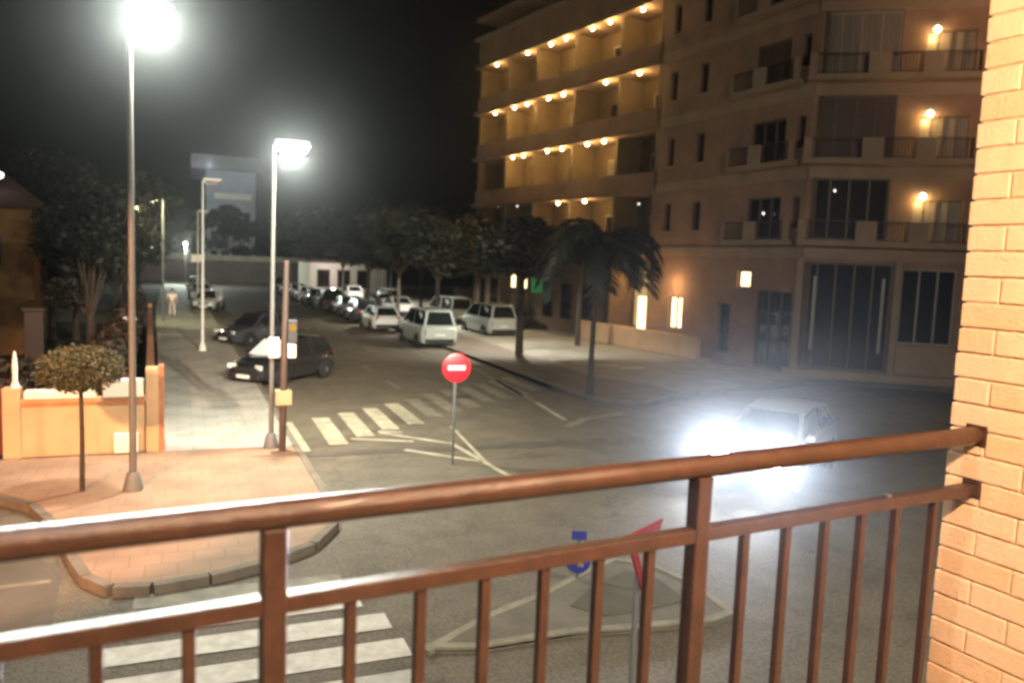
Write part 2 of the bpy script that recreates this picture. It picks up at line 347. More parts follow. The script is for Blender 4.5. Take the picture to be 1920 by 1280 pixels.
# local x = inwards (towards camera), local y = A side? facade face at local y=0 looking to -A
s_ = 1 if (Matrix.Rotation(math.atan2(Bn.y,Bn.x),2) @ Vector((0,1))).dot(A) > 0 else -1
b = MB(); b.box(-.082,3.2, *sorted((-.006*s_, -.4*s_)), 2.2, 8.4); b.build('mortar', m_mortar, bw)
b = MB(); rb = random.Random(3)
zc, row = 2.32, 0
while zc < 7.6:
    x = -.092 - (0.125 if row % 2 else 0)
    while x < 2.2:
        x0 = max(x, -.092); x1 = x+.2435
        if x1 - x0 > .03:
            j = rb.uniform(-.0025,.0025); b.cur = 1 if rb.random() < .35 else 0
            e = rb.uniform(-.003,.003) if x0 == -.092 else 0
            b.box(x0+e, x1, *sorted(((.0005+j*.6)*s_, -.12*s_)), zc, zc+.0755)
        x += .25
    zc += .083; row += 1
b.build('brick_courses', [m_brick, m_brick2], bw, bevel=.004)

# ================================================================ CORNER APARTMENT BUILDING
def lam(p): return p
class Face:
    """a facade plane: u along from P to Q, v = up, d = outward"""
    def __init__(s, P, Q):
        s.P = Vector(P); s.t = (Vector(Q)-s.P).normalized(); s.L = (Vector(Q)-s.P).length
        n = Vector((s.t.y,-s.t.x))
        if n.dot(-s.P) < 0: n = -n
        s.n = n
    def pt(s, u, z, d=0): q = s.P+s.t*u+s.n*d; return (q.x, q.y, z)
    def box(s, mb, u0, u1, z0, z1, d0, d1):
        mb.obox((s.P.x,s.P.y), (s.t.x,s.t.y), (s.n.x,s.n.y), (u0,u1), (d0,d1), z0, z1)
    def wall(s, mb, u0, u1, z0, z1, holes, th=.3):
        U = sorted({u0,u1}|{h[0] for h in holes}|{h[1] for h in holes}); Z = sorted({z0,z1}|{h[2] for h in holes}|{h[3] for h in holes})
        for i in range(len(U)-1):
            for j in range(len(Z)-1):
                uc, zc = (U[i]+U[i+1])/2, (Z[j]+Z[j+1])/2
                if any(h[0] < uc < h[1] and h[2] < zc < h[3] for h in holes): continue
                mb.face([s.pt(U[i],Z[j]), s.pt(U[i+1],Z[j]), s.pt(U[i+1],Z[j+1]), s.pt(U[i],Z[j+1])])
        for h in holes:
            a, c, e, f = h[:4]
            for (p, q, r_, t_) in (((a,e),(c,e),0,0),((c,e),(c,f),0,0),((c,f),(a,f),0,0),((a,f),(a,e),0,0)):
                mb.face([s.pt(p[0],p[1]), s.pt(q[0],q[1]), s.pt(q[0],q[1],-th), s.pt(p[0],p[1],-th)])

bl = thing('apartment_building', 'five storey beige apartment building with lamp-lit balconies rounding the corner opposite', 'building')
A1, A0, B1, C1 = (22.6,35.5), (19.75,54.9), (23.3,25.6), (30.5,20.2)
FA, FB, FC = Face(A1, A0), Face(A1, B1), Face(B1, C1)
ZT = 19.6
# solid core
b = MB(); ins = .32
def off(F, u, d): q = F.P+F.t*u+F.n*d; return (q.x,q.y)
core = [off(FA,19.6,-1.7), off(FA,0.6,-1.7), off(FB,0.9,-.32), off(FB,10.2,-.32), off(FC,.1,-.32), off(FC,9,-.32), (44,26), (44,56)]
b.prism(core, 0.1, ZT-.6); b.build('inner_walls', m_render_b, bl)
wl = MB()
hB, hC = [], []
winB, winC = [], []
for k in range(5):
    zf = 5.1+3.2*k
    hC += [(.2,3.1,zf+.58,zf+3.0), (3.95,5.75,zf+.58,zf+2.2), (7.0,8.4,zf+.9,zf+2.3)]
    hB += [(.7,1.25,zf+1.0,zf+2.4), (2.9,3.5,zf+1.0,zf+2.4), (6.6,8.6,zf+.58,zf+2.35), (9.2,9.65,zf+1.0,zf+2.3)]
hC0 = [(-.0,3.5,.45,4.75), (3.82,5.8,1.66,4.62), (6.6,8.4,.45,3.2)]
hB0 = [(1.5,2.6,1.3,2.9), (5.2,6.0,.5,2.8), (6.3,7.15,3.55,4.3), (7.5,9.6,.2,3.5)]
FB.wall(wl, 0, 9.94, .1, ZT, hB+hB0); FC.wall(wl, 0.0, FC.L, .1, ZT, hC+hC0)
# rounded corner pier between the two faces is closed by the shared edge
wl.build('wall', m_render, bl)
b = MB()   # shop recess behind the glass at ground floor keeps its depth
for F, u0, u1 in ((FB,-.0,9.9),(FC,.06,FC.L)):
    for k in range(6):
        z = 4.75+3.2*k if F is FC else 4.75+3.2*k
        F.box(b, u0, u1, z+.14, z+.56, .004, .10 if F is FC else .06)
b.build('floor_bands', m_band, bl)
def window(F, h, mt, divs=2, sill=False, frame=m_frame, dep=.2, fw_=.06):
    a, c, e, f = h[:4]
    fr = MB(); 
    F.box(fr, a, a+fw_, e, f, -dep, -dep+.07); F.box(fr, c-fw_, c, e, f, -dep, -dep+.07)
    F.box(fr, a+fw_, c-fw_, e, e+fw_, -dep, -dep+.07); F.box(fr, a+fw_, c-fw_, f-fw_, f, -dep, -dep+.07)
    for i in range(1, divs):
        u = a+(c-a)*i/divs; F.box(fr, u-fw_/2, u+fw_/2, e+fw_, f-fw_, -dep, -dep+.075)
    o = fr.build('window', frame, bl)
    pn = MB(); pn.face([F.pt(a,e,-dep-.005), F.pt(c,e,-dep-.005), F.pt(c,f,-dep-.005), F.pt(a,f,-dep-.005)])
    pn.build('pane', mt, o)
    if sill:
        sb = MB(); F.box(sb, a-.08, c+.08, e-.07, e, .004, .09); sb.build('sill', m_band, o)
    return o
for i, h in enumerate(hC):
    k = i//3
    if i % 3 == 0: window(FC, h, {0: m_dull, 1: m_shutter, 2: m_curtain, 4: m_shutter}.get(k, m_glass), 4, frame=m_framel if k == 2 else m_frame)
    else: window(FC, h, m_curtain if i % 3 == 1 and k != 3 else m_glass, 4 if i % 3 == 1 else 2)
for i, h in enumerate(hB): window(FB, h, m_shutter if i % 7 == 3 else m_glass, 1 if i % 4 in (0,1,3) else 3, sill=i % 4 in (0,1,3))
window(FC, hC0[0], m_glass, 5, dep=.28, frame=m_frame); window(FC, hC0[1], m_glass, 3, frame=m_framel); window(FC, hC0[2], m_shutter, 1)
window(FB, hB0[0], g_warmb, 2); window(FB, hB0[1], m_glass, 1); window(FB, hB0[2], g_warmb, 1); window(FB, hB0[3], m_glass, 3)
# storefront columns and door bars
for F, u0, u1, z0, z1, mt in ((FC,-.14,.12,.1,4.9,m_band),(FC,3.52,3.76,.1,4.9,m_band)):
    b = MB(); F.box(b, u0, u1, z0, z1, .004, .2); b.build('column', mt, bl, bevel=.02)
for u in (.62, 3.2):
    b = MB(); FC.box(b, u-.05, u+.05, 1.2, 4.2, -.2, -.14); b.build('door_frame_bar', m_framel, bl)
b = MB(); FC.box(b, 3.8, 6.4, .45, 1.6, .004, .06); b.build('shop_parapet', m_band, bl)
b = MB(); FC.box(b, -.4, 9, .1, .42, .004, .35); b.build('plinth', m_band, bl)
b = MB(); FC.box(b, 5.95, 6.2, 1.35, 1.65, .065, .13); b.build('meter_box', m_frame, bl)
# balcony fronts: concrete blocks with iron railings between
def railing(F, u0, u1, z, d0, name='balcony_railing', h=.78):
    r_ = MB(); F.box(r_, u0, u1, z+h-.04, z+h, d0-.02, d0+.02); F.box(r_, u0, u1, z+.04, z+.07, d0-.015, d0+.015)
    n = max(2, int((u1-u0)/.12))
    for i in range(1, n): u = u0+(u1-u0)*i/n; F.box(r_, u-.009, u+.009, z+.07, z+h-.04, d0-.009, d0+.009)
    return r_.build(name, m_iron, bl)
for k in range(5):
    z = 5.1+3.2*k
    sl = MB(); FC.box(sl, -.25, 6.45, z+.3, z+.52, .104, .62)
    for u0, u1 in ((-.25,.02),(1.88,2.66),(3.8,4.5),(5.82,6.45)): FC.box(sl, u0, u1, z+.52, z+1.3, .5, .62)
    sl.build('balcony', m_band, bl)
    for u0, u1 in ((.02,1.88),(2.66,3.8),(4.5,5.82)): railing(FC, u0, u1, z+.52, .56)
    sl = MB(); FB.box(sl, 5.6, 9.5, z+.3, z+.52, .064, .5)
    for u0, u1 in ((5.6,5.7),(7.0,7.7),(9.3,9.5)): FB.box(sl, u0, u1, z+.52, z+1.3, .38, .5)
    sl.build('balcony', m_band, bl)
    for u0, u1 in ((5.7,7.0),(7.7,9.3)): railing(FB, u0, u1, z+.52, .44)
# wing A: loggias with ceiling lamps
sl = MB()
for k in range(6):
    z = 4.82+3.2*k
    FA.box(sl, 0.02, 19.6, z, z+.24, -1.7, .32 if k else 0)
sl.build('loggia_slabs', m_render, bl)
b = MB()
for k in range(5):
    z = 5.06+3.2*k
    if k == 4: FA.box(b, .0, 19.6, z, ZT-.0, -.14, .0); continue
    FA.box(b, .0, 19.6, z, z+.92, -.12, .0)
b.build('loggia_parapet', m_render, bl)
b = MB(); FA.box(b, .02, 19.6, z-0.0, ZT-.05, -1.7, -.15); b.build('roof_storey', m_render, bl)
b = MB()
for u in (0.02, 3.55, 7.8, 12.0, 15.6, 19.4): FA.box(b, u, u+.22, .1, 17.62, -1.7, -.13)
b.build('party_walls', m_render_b, bl)
b = MB(); FA.box(b, -.0, .3, .1, 17.62, -.128, 0.0); b.build('corner_pier', m_render, bl)
for k in range(4):
    z = 5.06+3.2*k
    for i, u in enumerate((1.6, 5.4, 9.4, 13.4, 17.2)):
        o = MB(); FA.box(o, u-.7, u+.9, z, z+2.15, -1.7, -1.64); o = o.build('balcony_door', m_framel if (i+k) % 3 else m_frame, bl)
        pn = MB(); FA.box(pn, u-.6, u+.05, z+.15, z+2.05, -1.638, -1.62); FA.box(pn, u+.15, u+.8, z+.15, z+2.05, -1.638, -1.62)
        pn.build('pane', m_glass if (i*2+k) % 3 else m_curtain, o)
LA = {3: (16.88,12.94,10.25,8.67,6.05,4.45,1.69), 2: (16.87,14.34,12.76,10.3,8.69,4.56,1.71), 1: (14.3,12.96,10.16,8.6,6.02,4.48), 0: (8.74,6.02)}
def ceiling_lamp(F, u, z, d, r_, power, mt=g_warm, col=AMBER):
    x, y, zz = F.pt(u, z, d)
    b = MB(); b.lathe([(.03,.0),(.05,.05),(.05,.06)], (x,y,zz+r_*.9), 10); o = b.build('ceiling_lamp', m_framel, bl)
    b = MB(); b.lathe([(.02,-r_),(r_*.7,-r_*.7),(r_,0),(r_*.7,r_*.7),(.02,r_*.95)], (x,y,zz), 12); b.build('lamp_globe', mt, o, smooth=True)
    if power: lamp('bulb_light', (x,y,zz-r_-.06), power, col, o, .08)
for k, L in LA.items():
    for u in L: ceiling_lamp(FA, u, 4.82+3.2*(k+1)-.13, .13, .095, 130)
for u, z in ((16.7,8.3),(14.19,8.2),(1.71,7.85)): ceiling_lamp(FA, u, z-.25, -.3, .05, 0, g_whited)
for i in range(3): ceiling_lamp(FC, 4.27, 7.42+3.13*i, .16, .13, 46, glow('balcony_lamp_glow', (1,.82,.45), 14), AMBER)
ceiling_lamp(FB, 7.76, 6.75, .1, .05, 0, g_whited); ceiling_lamp(FC, 1.08, 7.6, .05, .045, 0, g_whited)
# ground floor of wing A : lit shops
o = MB(); FA.box(o, .5, 3.3, .8, 4.6, -1.7, -1.64); o = o.build('shop_window', m_frame, bl); pn = MB(); FA.box(pn, .6, 3.2, 1.0, 4.4, -1.638, -1.62); pn.build('pane', g_warmd, o)
o = MB(); FA.box(o, .75, 1.55, .9, 2.7, -.9, -.5); o.build('lit_display', g_warmb, bl)
for u0, u1, z0, z1 in ((12.2,12.75,2.6,3.75),(13.6,14.1,2.6,3.75)):
    o = MB(); FA.box(o, u0-.08, u1+.08, z0-.08, z1+.08, -.14, -.05); o = o.build('shop_window', m_frame, bl); pn = MB(); FA.box(pn, u0, u1, z0, z1, -.048, -.03); pn.build('pane', g_warmb, o)
o = MB(); FA.box(o, 10.2, 11.4, 2.4, 3.5, .02, .1); o.build('green_shop_sign', g_green, bl)
b = MB(); FA.box(b, 4.4, 19.4, .1, 4.8, -.6, -.16); b.build('arcade_wall', m_render_b, bl)
for u in (5.0,7.2,9.2,16.0,17.8):
    o = MB(); FA.box(o, u, u+1.2, .9, 3.2, -.158, -.12); o = o.build('shop_window', m_frame, bl); pn = MB(); FA.box(pn, u+.08, u+1.12, 1.0, 3.1, -.118, -.1); pn.build('pane', m_glass, o)
lamp('shop_light', FA.pt(2.0,3.9,-.8), 160, WARM, bl, .2)
lamp('shop_light', FB.pt(2.1,3.4,.7), 90, WARM, bl, .15)
# eaves
b = MB(); FA.box(b, -.2, 19.9, ZT, ZT+.18, -2, .3); FB.box(b, -.2, 10.2, ZT+.003, ZT+.183, -1, .3); b.build('roof_edge', m_band, bl)

# low terrace wall in front of the lit windows
b = MB(); b.prism([(20.9,40.2),(21.15,40.3),(22.15,33.0),(22.35,30.6),(22.1,30.6),(21.9,33.0)], .12, 1.15)
tag(b.build('terrace_wall', m_cream, bevel=.02), 'low ochre terrace wall below the two bright ground floor windows', 'wall')
lamp('terrace_light', (21.0,35.6,2.6), 60, AMBER, bl, .1)

# ================================================================ STREET LAMPS
def street_lamp(label, x, y, h, arm, lit, power=0, rad=.06, bf=.5, glare=0):
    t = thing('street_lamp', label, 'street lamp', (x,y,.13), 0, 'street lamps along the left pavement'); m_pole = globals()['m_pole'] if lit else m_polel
    b = MB(); b.lathe([(.16,0),(.16,.04),(.1,.3),(.085,.32)], (0,0,0), 12); b.build('base', m_pole, t, smooth=True)
    b = MB(); b.tube([(0,0,.3),(0,0,h*.5),(0,0,h)], [rad,rad*.85,rad*.62], 12); b.build('pole', m_pole, t, smooth=True)
    b = MB(); b.tube([(0,0,h-.02),(.04,0,h+.04),(arm,0,h+.06)], .03, 8); b.build('arm', m_pole, t, smooth=True)
    hd = MB(); hd.prism([(arm-.1,-.14),(arm+.55,-.12),(arm+.62,0),(arm+.55,.12),(arm-.1,.14)], h+.03, h+.13); hd = hd.build('lamp_head', m_pole, t, bevel=.02)
    b = MB(); q_ = [(arm-.06,-.16),(arm+.1,-.2),(arm+.5,-.18),(arm+.6,0),(arm+.5,.18),(arm+.1,.2),(arm-.06,.16)]; c_ = arm+.28
    b.add([(x_,y_,h+.028) for x_, y_ in q_]+[(c_+(x_-c_)*.62,y_*.62,h-.15) for x_, y_ in q_], [tuple(range(7)), tuple(range(7,14))[::-1]]+[(i,(i+1)%7,(i+1)%7+7,i+7) for i in range(7)])
    b.build('diffuser', g_white if lit else m_white, hd)
    if lit:
        lp = Vector((arm+.25,0,h-.2)); q = Vector((0,0,4.3))-(t.location+lp)   # extra narrow spot added, aimed at the camera for a halo in the haze
        lamp('lamp_light', lp, power*.12, WHITE, hd, .12)
        lamp('lamp_beam', lp+q.normalized()*.25, glare, WHITE, hd, .12, 14 if glare > 12000 else 8, tuple(q.normalized()), 1.0).data.specular_factor = 0.12
        lamp('lamp_beam', (arm+.25,0,h-.27), power*bf, GROUNDW, hd, .12, 125, (arm+.25,-.0,0) if False else (0.12,0.05,-1), .8)
    return t
near_l = street_lamp('tallest street lamp, its blazing white head at the top left, beside the clipped ball tree', -.71, 14.86, 8.0, .06, True, 3600, .062, .6, 17000)
second_l = street_lamp('white-lit street lamp standing next to the brown signal post at the crossing', 1.84, 17.46, 6.35, .12, True, 1900, .052, 1.6, 9500)
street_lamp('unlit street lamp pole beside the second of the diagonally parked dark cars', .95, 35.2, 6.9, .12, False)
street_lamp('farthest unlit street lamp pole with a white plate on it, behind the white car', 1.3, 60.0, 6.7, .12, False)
b = MB(); b.box(-.42,.42,-.02,.02,3.25,3.75); t4 = [o for o in bpy.data.objects if o.name.startswith('street_lamp')][-1]; b.build('name_plate', m_whitewall, t4, label='blank white plate')
# lit lamp among trees, far left
t = thing('park_lamp', 'yellow-green lit lamp on a thin pole among the trees far up on the left', 'lamp', (-.75,49.4,.05))
b = MB(); b.tube([(0,0,0),(0,0,6.9)], .05, 8); b.build('pole', m_pole, t)
b = MB(); b.tube([(0,0,6.6),(-.35,0,6.75)], .03, 8); b.build('arm', m_pole, t)
b = MB(); b.lathe([(.05,-.1),(.22,-.08),(.26,0),(.1,.1)], (-.45,0,6.75), 12); o = b.build('lamp_globe', g_yel, t, smooth=True)
lamp('lamp_light', (-.9,-1.3,6.3), 1000, (1,.95,.55), o, .15)
t = thing('wall_lantern', 'small pinkish white lantern on the garden pillar behind the tall street lamp', 'lantern', (-1.62,30.9,1.62))
b = MB(); b.box(-.26,.26,-.07,.07,.06,.2); b.build('glass_box', glow('pink_lantern_glow', (1,.82,.76), 3), t, bevel=.02)
b = MB(); b.box(-.3,.3,-.09,.09,.2,.24); b.box(-.05,.05,-.05,.05,-.1,.06); b.build('cap', m_dark, t)
lamp('lantern_light', (0,-.2,.1), 18, (1,.75,.65), t, .1)
t = thing('wall_lamp', 'small white light high on the gable at the far left edge', 'lamp', (-6.14,35.3,6.72))
b = MB(); b.lathe([(.05,-.12),(.15,-.06),(.15,.08),(.04,.12)], (0,0,0), 10); b.build('lamp_globe', glow('gable_glow', (1,.95,.9), 6), t, smooth=True)
b = MB(); b.box(-.03,.03,0,.28,-.02,.02); b.build('bracket', m_dark, t)
t = thing('street_light', 'tiny white light at the far end of the street above the parked cars', 'lamp', (.84,97.8,0))
b = MB(); b.tube([(0,0,0),(0,0,4.75)], .05, 8); b.build('pole', m_pole, t)
b = MB(); b.lathe([(.04,-.14),(.17,-.05),(.17,.06),(.04,.12)], (0,0,4.85), 10); o = b.build('lamp_globe', glow('far_glow', (1,.98,.95), 10), t, smooth=True)
lamp('lamp_light', (0,-.3,4.6), 3000, WHITE, o, .15)

# unseen lamps: orange flood and balcony lamp inferred, other floods added to brighten
def floodlight(label, loc, power, col, spot, target, blend, rad=.12):
    t = thing('wall_floodlight', label, 'floodlight', loc)
    d = (Vector(target)-Vector(loc)).normalized()
    b = MB(); b.tube([tuple(-d*.22), tuple(-d*.03)], [.09,.13], 12); b.build('housing', m_dark, t, smooth=True)
    b = MB(); b.tube([tuple(-d*.03), tuple(-d*.02)], .115, 12); b.build('lens', glow('flood_glow', col, 1.2), t)
    l = lamp('flood_beam', (0,0,0), power, col, t, rad, spot, tuple(d), blend); l.data.specular_factor = 0.0
    return t
floodlight('orange floodlight on our facade aimed at the pavement corner and garden wall', (-5.5,2.6,7.0), 18500, (1,.46,.20), 42, (-2.6,16.0,.3), .35)
floodlight('added unseen warm light brightening the corner building', (9.5,-1.5,9.5), 19500, (1,.58,.36), 44, (32,18.5,16.5), 1.0, .2)  # added source, imitates veiling glare over the upper right facade
floodlight('added unseen white light brightening the zebra crossing below', (-1.6,1.0,7.4), 2500, (1,.96,.88), 95, (1.6,9.6,0), .6, .15)  # added to lift the foreground road
floodlight('added unseen light brightening the cross street', (9,-.5,8.2), 6500, (1,.86,.66), 130, (10,19,0), .8, .2)  # added fill for the road surface out to the plaza kerb
floodlight('added unseen white light brightening the way up the street', (4.5,.2,8.6), 66000, (1,.93,.76), 36, (5.2,46,0), 1.0, .2)  # added to brighten the middle and far roadway
t = thing('balcony_wall_lamp', 'warm lamp above the balcony that lights the brick wall and railing', 'lamp', (1.15,-.1,5.6))
b = MB(); b.lathe([(.03,-.1),(.1,-.06),(.11,.04),(.05,.08)], (0,0,0), 14); b.build('lamp_globe', glow('balcony_glow', (1,.75,.45), 10), t, smooth=True)
b = MB(); b.tube([(0,0,.08),(0,0,.35)], .012, 8); b.build('stem', m_dark, t)
lamp('lamp_light', (0,0,-.15), 860, (1,.67,.40), t, .1)
# street lamp on the plaza side (its pole stands inside the tree row, head hidden by crowns)
for i, (x, y, h, p) in enumerate(((15.3,35.4,5.0,2300),(15.4,49.5,5.4,3300),(16.8,70,5.6,3600))):
    t = thing('plaza_lamp', ('shorter plaza lamp half hidden in the nearest tree crowns', 'plaza lamp hidden in the middle of the tree row', 'plaza lamp at the far end of the tree row')[i], 'street lamp', (x,y,.12), 0, 'plaza lamps in the tree row')
    b = MB(); b.tube([(0,0,0),(0,0,h)], [.07,.045], 10); b.build('pole', m_pole, t, smooth=True)
    b = MB(); b.box(-.55,.1,-.1,.1,h,h+.08); o = b.build('lamp_head', m_pole, t, bevel=.02)
    b = MB(); b.box(-.5,.0,-.08,.08,h-.03,h-.002); b.build('diffuser', glow('plaza_glow', WHITE, 5), o)
    lamp('lamp_beam', (-.25,0,h-.12), p*1.3, (1,.97,.84), o, .15, 140, (.02,.03,-1), .7)

# ================================================================ POSTS AND SIGNS
t = thing('signal_post', 'thick brown post with pale boxes and an amber signal beside the second street lamp', 'signal post', (2.03,17.1,.13))
b = MB(); b.tube([(0,0,0),(.02,0,2.3),(.05,0,4.0)], [.075,.07,.055], 12); b.build('post', m_brownpole, t, smooth=True)
b = MB(); b.box(-.15,.17,-.12,.1,1.0,1.3); b.build('control_box', mat('tan_box',(.55,.38,.22),.6), t, bevel=.01)
o = MB(); o.box(.07,.27,-.12,.1,2.3,2.78); o = o.build('signal_head', m_dark, t, bevel=.02)
b = MB(); b.lathe([(.075,0),(.075,.02),(.05,.03)], (.17,-.12,2.62), 14, 'y'); b.v = [(x, -.12-(y+.12), z) for x, y, z in b.v]; b.build('amber_lens', m_amber, o)
b = MB(); b.box(.08,.24,-.13,-.105,2.0,2.28); b.build('pale_plate', m_whitewall, t)
b = MB(); b.box(-.3,-.1,-.1,-.07,2.0,2.42); b.build('pale_plate', m_whitewall, t)
t = thing('no_entry_sign', 'round red no entry sign with white bar on a thin grey post in the road', 'road sign', (5.34,15.68,0), R(-4))
b = MB(); b.tube([(0,0,0),(0,0,2.36)], .03, 10); b.build('post', m_pole, t, smooth=True)
b = MB(); b.lathe([(.30,0),(.30,.02),(.27,.03)], (0,-.05,2.06), 32, 'y'); b.v = [(x, -.07-(y+.05), z) for x, y, z in b.v]; o = b.build('disc', m_red, t, smooth=True)
b = MB(); b.box(-.185,.185,-.108,-.101,2.02,2.11); b.build('white_bar', m_whiteg, o)
t = thing('keep_right_sign', 'small blue round arrow sign on a low post at the tip of the traffic island', 'road sign', (4.98,9.25,.07), R(-25))
b = MB(); b.tube([(0,0,0),(0,0,.66)], .025, 10); b.build('post', m_pole, t, smooth=True)
b = MB(); b.lathe([(.17,0),(.17,.015),(.155,.02)], (0,-.04,.27), 24, 'y'); b.v = [(x, -.05-(y+.04), z) for x, y, z in b.v]; o = b.build('disc', m_blue, t, smooth=True)
b = MB()
c45 = math.cos(R(45))
def ar(x, z): return (x*c45+z*c45, -.078, .27+(-x*c45+z*c45)*-1)
for P in ([(-.02,-.1),(.02,-.1),(.02,.03),(-.02,.03)], [(-.06,.03),(.06,.03),(0,.11)]):
    b.face([ar(x, z) for x, z in P])
b.build('arrow', m_white, o)
b = MB(); b.box(-.1,.1,-.05,-.03,.56,.68); b.build('blue_plate', m_blue, t)
t = thing('give_way_sign', 'red and white triangular give way sign seen edge-on through the balusters', 'road sign', (3.66,5.71,.0), R(30))
b = MB(); b.tube([(0,0,0),(0,0,1.98)], .025, 10); b.build('post', m_pole, t, smooth=True)
def tri(mb, s, y0, y1, zc=1.90):
    P = [(-s, zc+s*.58), (s, zc+s*.58), (0, zc-s*1.15)]
    mb.add([(x,y0,z) for x,z in P]+[(x,y1,z) for x,z in P], [(0,1,2),(5,4,3),(0,1,4,3),(1,2,5,4),(2,0,3,5)])
b = MB(); tri(b, .33, -.06, -.035); o = b.build('red_border', m_redd, t, bevel=.008)
b = MB(); tri(b, .2, -.066, -.0605); b.build('white_face', m_white, o)

# ================================================================ LEFT GARDEN
t = thing('garden_wall', 'cream garden wall with white coping lit orange at the pavement corner', 'wall', (0,0,.0))
b = MB(); b.box(-2.8,-.62,17.66,17.9,.13,1.28); b.build('wall_panel', m_cream, t, bevel=.01)
b = MB(); b.box(-2.74,-1.5,17.62,17.94,1.28,1.43); b.box(-1.38,-.64,17.62,17.94,1.28,1.62); b.build('white_coping', m_whitewall, t, bevel=.01)
b = MB(); b.box(-2.8,-.62,17.645,17.658,1.14,1.2); b.build('moulding', m_terra, t)
b = MB(); b.box(-.6,-.28,17.6,17.95,.13,1.86); o = b.build('pillar', m_cream, t, bevel=.015)
b = MB(); b.box(-.36,-.262,17.58,17.97,.13,1.9); b.build('pillar_trim', m_terra, o)
b = MB(); b.box(-1.18,-.74,17.52,17.64,.16,.55); b.build('meter_cabinet', m_whitewall, t, bevel=.01)
b = MB(); b.box(-3.1,-2.8,17.6,17.95,.13,1.5); o = b.build('pillar', m_cream, t, bevel=.015)
b = MB(); b.lathe([(.09,1.5),(.07,1.56),(.045,1.62),(.05,1.95),(.03,2.12),(.015,2.2)], (-2.9,17.78,0), 12); b.build('white_finial', m_whitewall, o, smooth=True)
b = MB(); b.prism([(-.42,17.95),(-.62,17.95),(-1.55,50),(-1.35,50)][::-1], .12, 1.1); b.build('street_side_wall', m_terra, t)
t = thing('garden_gate', 'dark maroon boarded gate at the left edge beside the cream wall', 'gate', (0,0,.13))
b = MB()
for k in range(14): b.box(-5.1+.142*k, -5.1+.142*k+.136, 17.74, 17.79, .05, 1.38+.02*math.sin(k*.5))
b.build('boards', m_maroon, t, bevel=.004)
b = MB(); b.box(-5.1,-3.12,17.7,17.74,.3,.38); b.box(-5.1,-3.12,17.7,17.74,1.1,1.18); b.build('cross_bars', m_maroon, t)
b = MB(); b.box(-3.32,-3.28,17.64,17.7,.8,.95); b.build('handle', m_rim, t)
b = MB(); b.box(-14,-5.15,17.7,17.95,.13,1.45); tag(b.build('boundary_wall', m_terra), 'reddish boundary wall beyond the maroon gate', 'wall')

def leaf_mass(clumps, n, size, seed, flat=.55):
    rr = random.Random(seed); vs = []; fs = []; mi = []
    tot = sum(c[3]*c[4]*c[5] for c in clumps)
    for c in clumps:
        k = int(n*c[3]*c[4]*c[5]/tot)
        light = rr.random()
        for _ in range(k):
            while True:
                p = Vector((rr.uniform(-1,1), rr.uniform(-1,1), rr.uniform(-1,1)))
                if p.length < 1: break
            q = p.normalized()*(p.length**.45)*rr.uniform(.82,1.12)
            x, y, z = c[0]+q.x*c[3], c[1]+q.y*c[4], c[2]+q.z*c[5]
            a = Vector((rr.gauss(0,1), rr.gauss(0,1), rr.gauss(0,flat))).normalized()
            bb = a.cross(Vector((rr.gauss(0,1), rr.gauss(0,1), rr.gauss(0,1)))).normalized()
            s = size*rr.uniform(.55,1.35); a = a*s; bb = bb*s*.55; v0 = len(vs); o = Vector((x,y,z))
            vs += [o-a, o+bb*.9, o+a, o-bb*.9]; fs.append((v0,v0+1,v0+2,v0+3)); mi.append(1 if rr.random() < .15+.5*light else 0)
    return vs, fs, mi
def foliage(name, clumps, n, size, seed, mats, parent):
    vs, fs, mi = leaf_mass(clumps, n, size, seed)
    me = bpy.data.meshes.new(name); me.from_pydata([tuple(v) for v in vs], [], fs)
    for q in mats: me.materials.append(q)
    me.polygons.foreach_set('material_index', mi); me.update()
    o = bpy.data.objects.new(name, me); COL.objects.link(o); o.parent = parent; return o

def tree(label, x, y, z0, hb, ht, w_, n, size, seed, mats=(m_leaf, m_leaf2), tr=.1, group=None, name='tree', lean=0):
    rr = random.Random(seed); t = thing(name, label, 'tree', (x,y,z0), 0, group)
    b = MB(); b.tube([(0,0,0),(lean*.3,.03,hb*.5),(lean,0,hb+.2),(lean*1.2,.05,hb+(ht-hb)*.55)], [tr*1.25,tr,tr*.85,tr*.3], 10)
    cl = []
    nc = 11
    for i in range(nc):
        a = 2*math.pi*i/nc*2.4+rr.uniform(0,.8); rr_ = w_*rr.uniform(.25,.72) if i else 0
        zc = hb+(ht-hb)*rr.uniform(.22,.8) if i else hb+(ht-hb)*.62
        cx, cy_ = lean+rr_*math.cos(a), rr_*math.sin(a)
        s = w_*rr.uniform(.28,.46); cl.append((cx,cy_,zc,s,s,min(s*.72,(ht-hb)*.4)))
        b.tube([(lean,0,hb+.1*rr.random()), (lean+(cx-lean)*.5,cy_*.5,(hb+zc)/2+.1), (cx,cy_,zc)], [tr*.5,tr*.3,tr*.12], 6)
    b.build('trunk', m_bark, t, smooth=True)
    foliage('crown', cl, n, size, seed, mats, t)
    return t
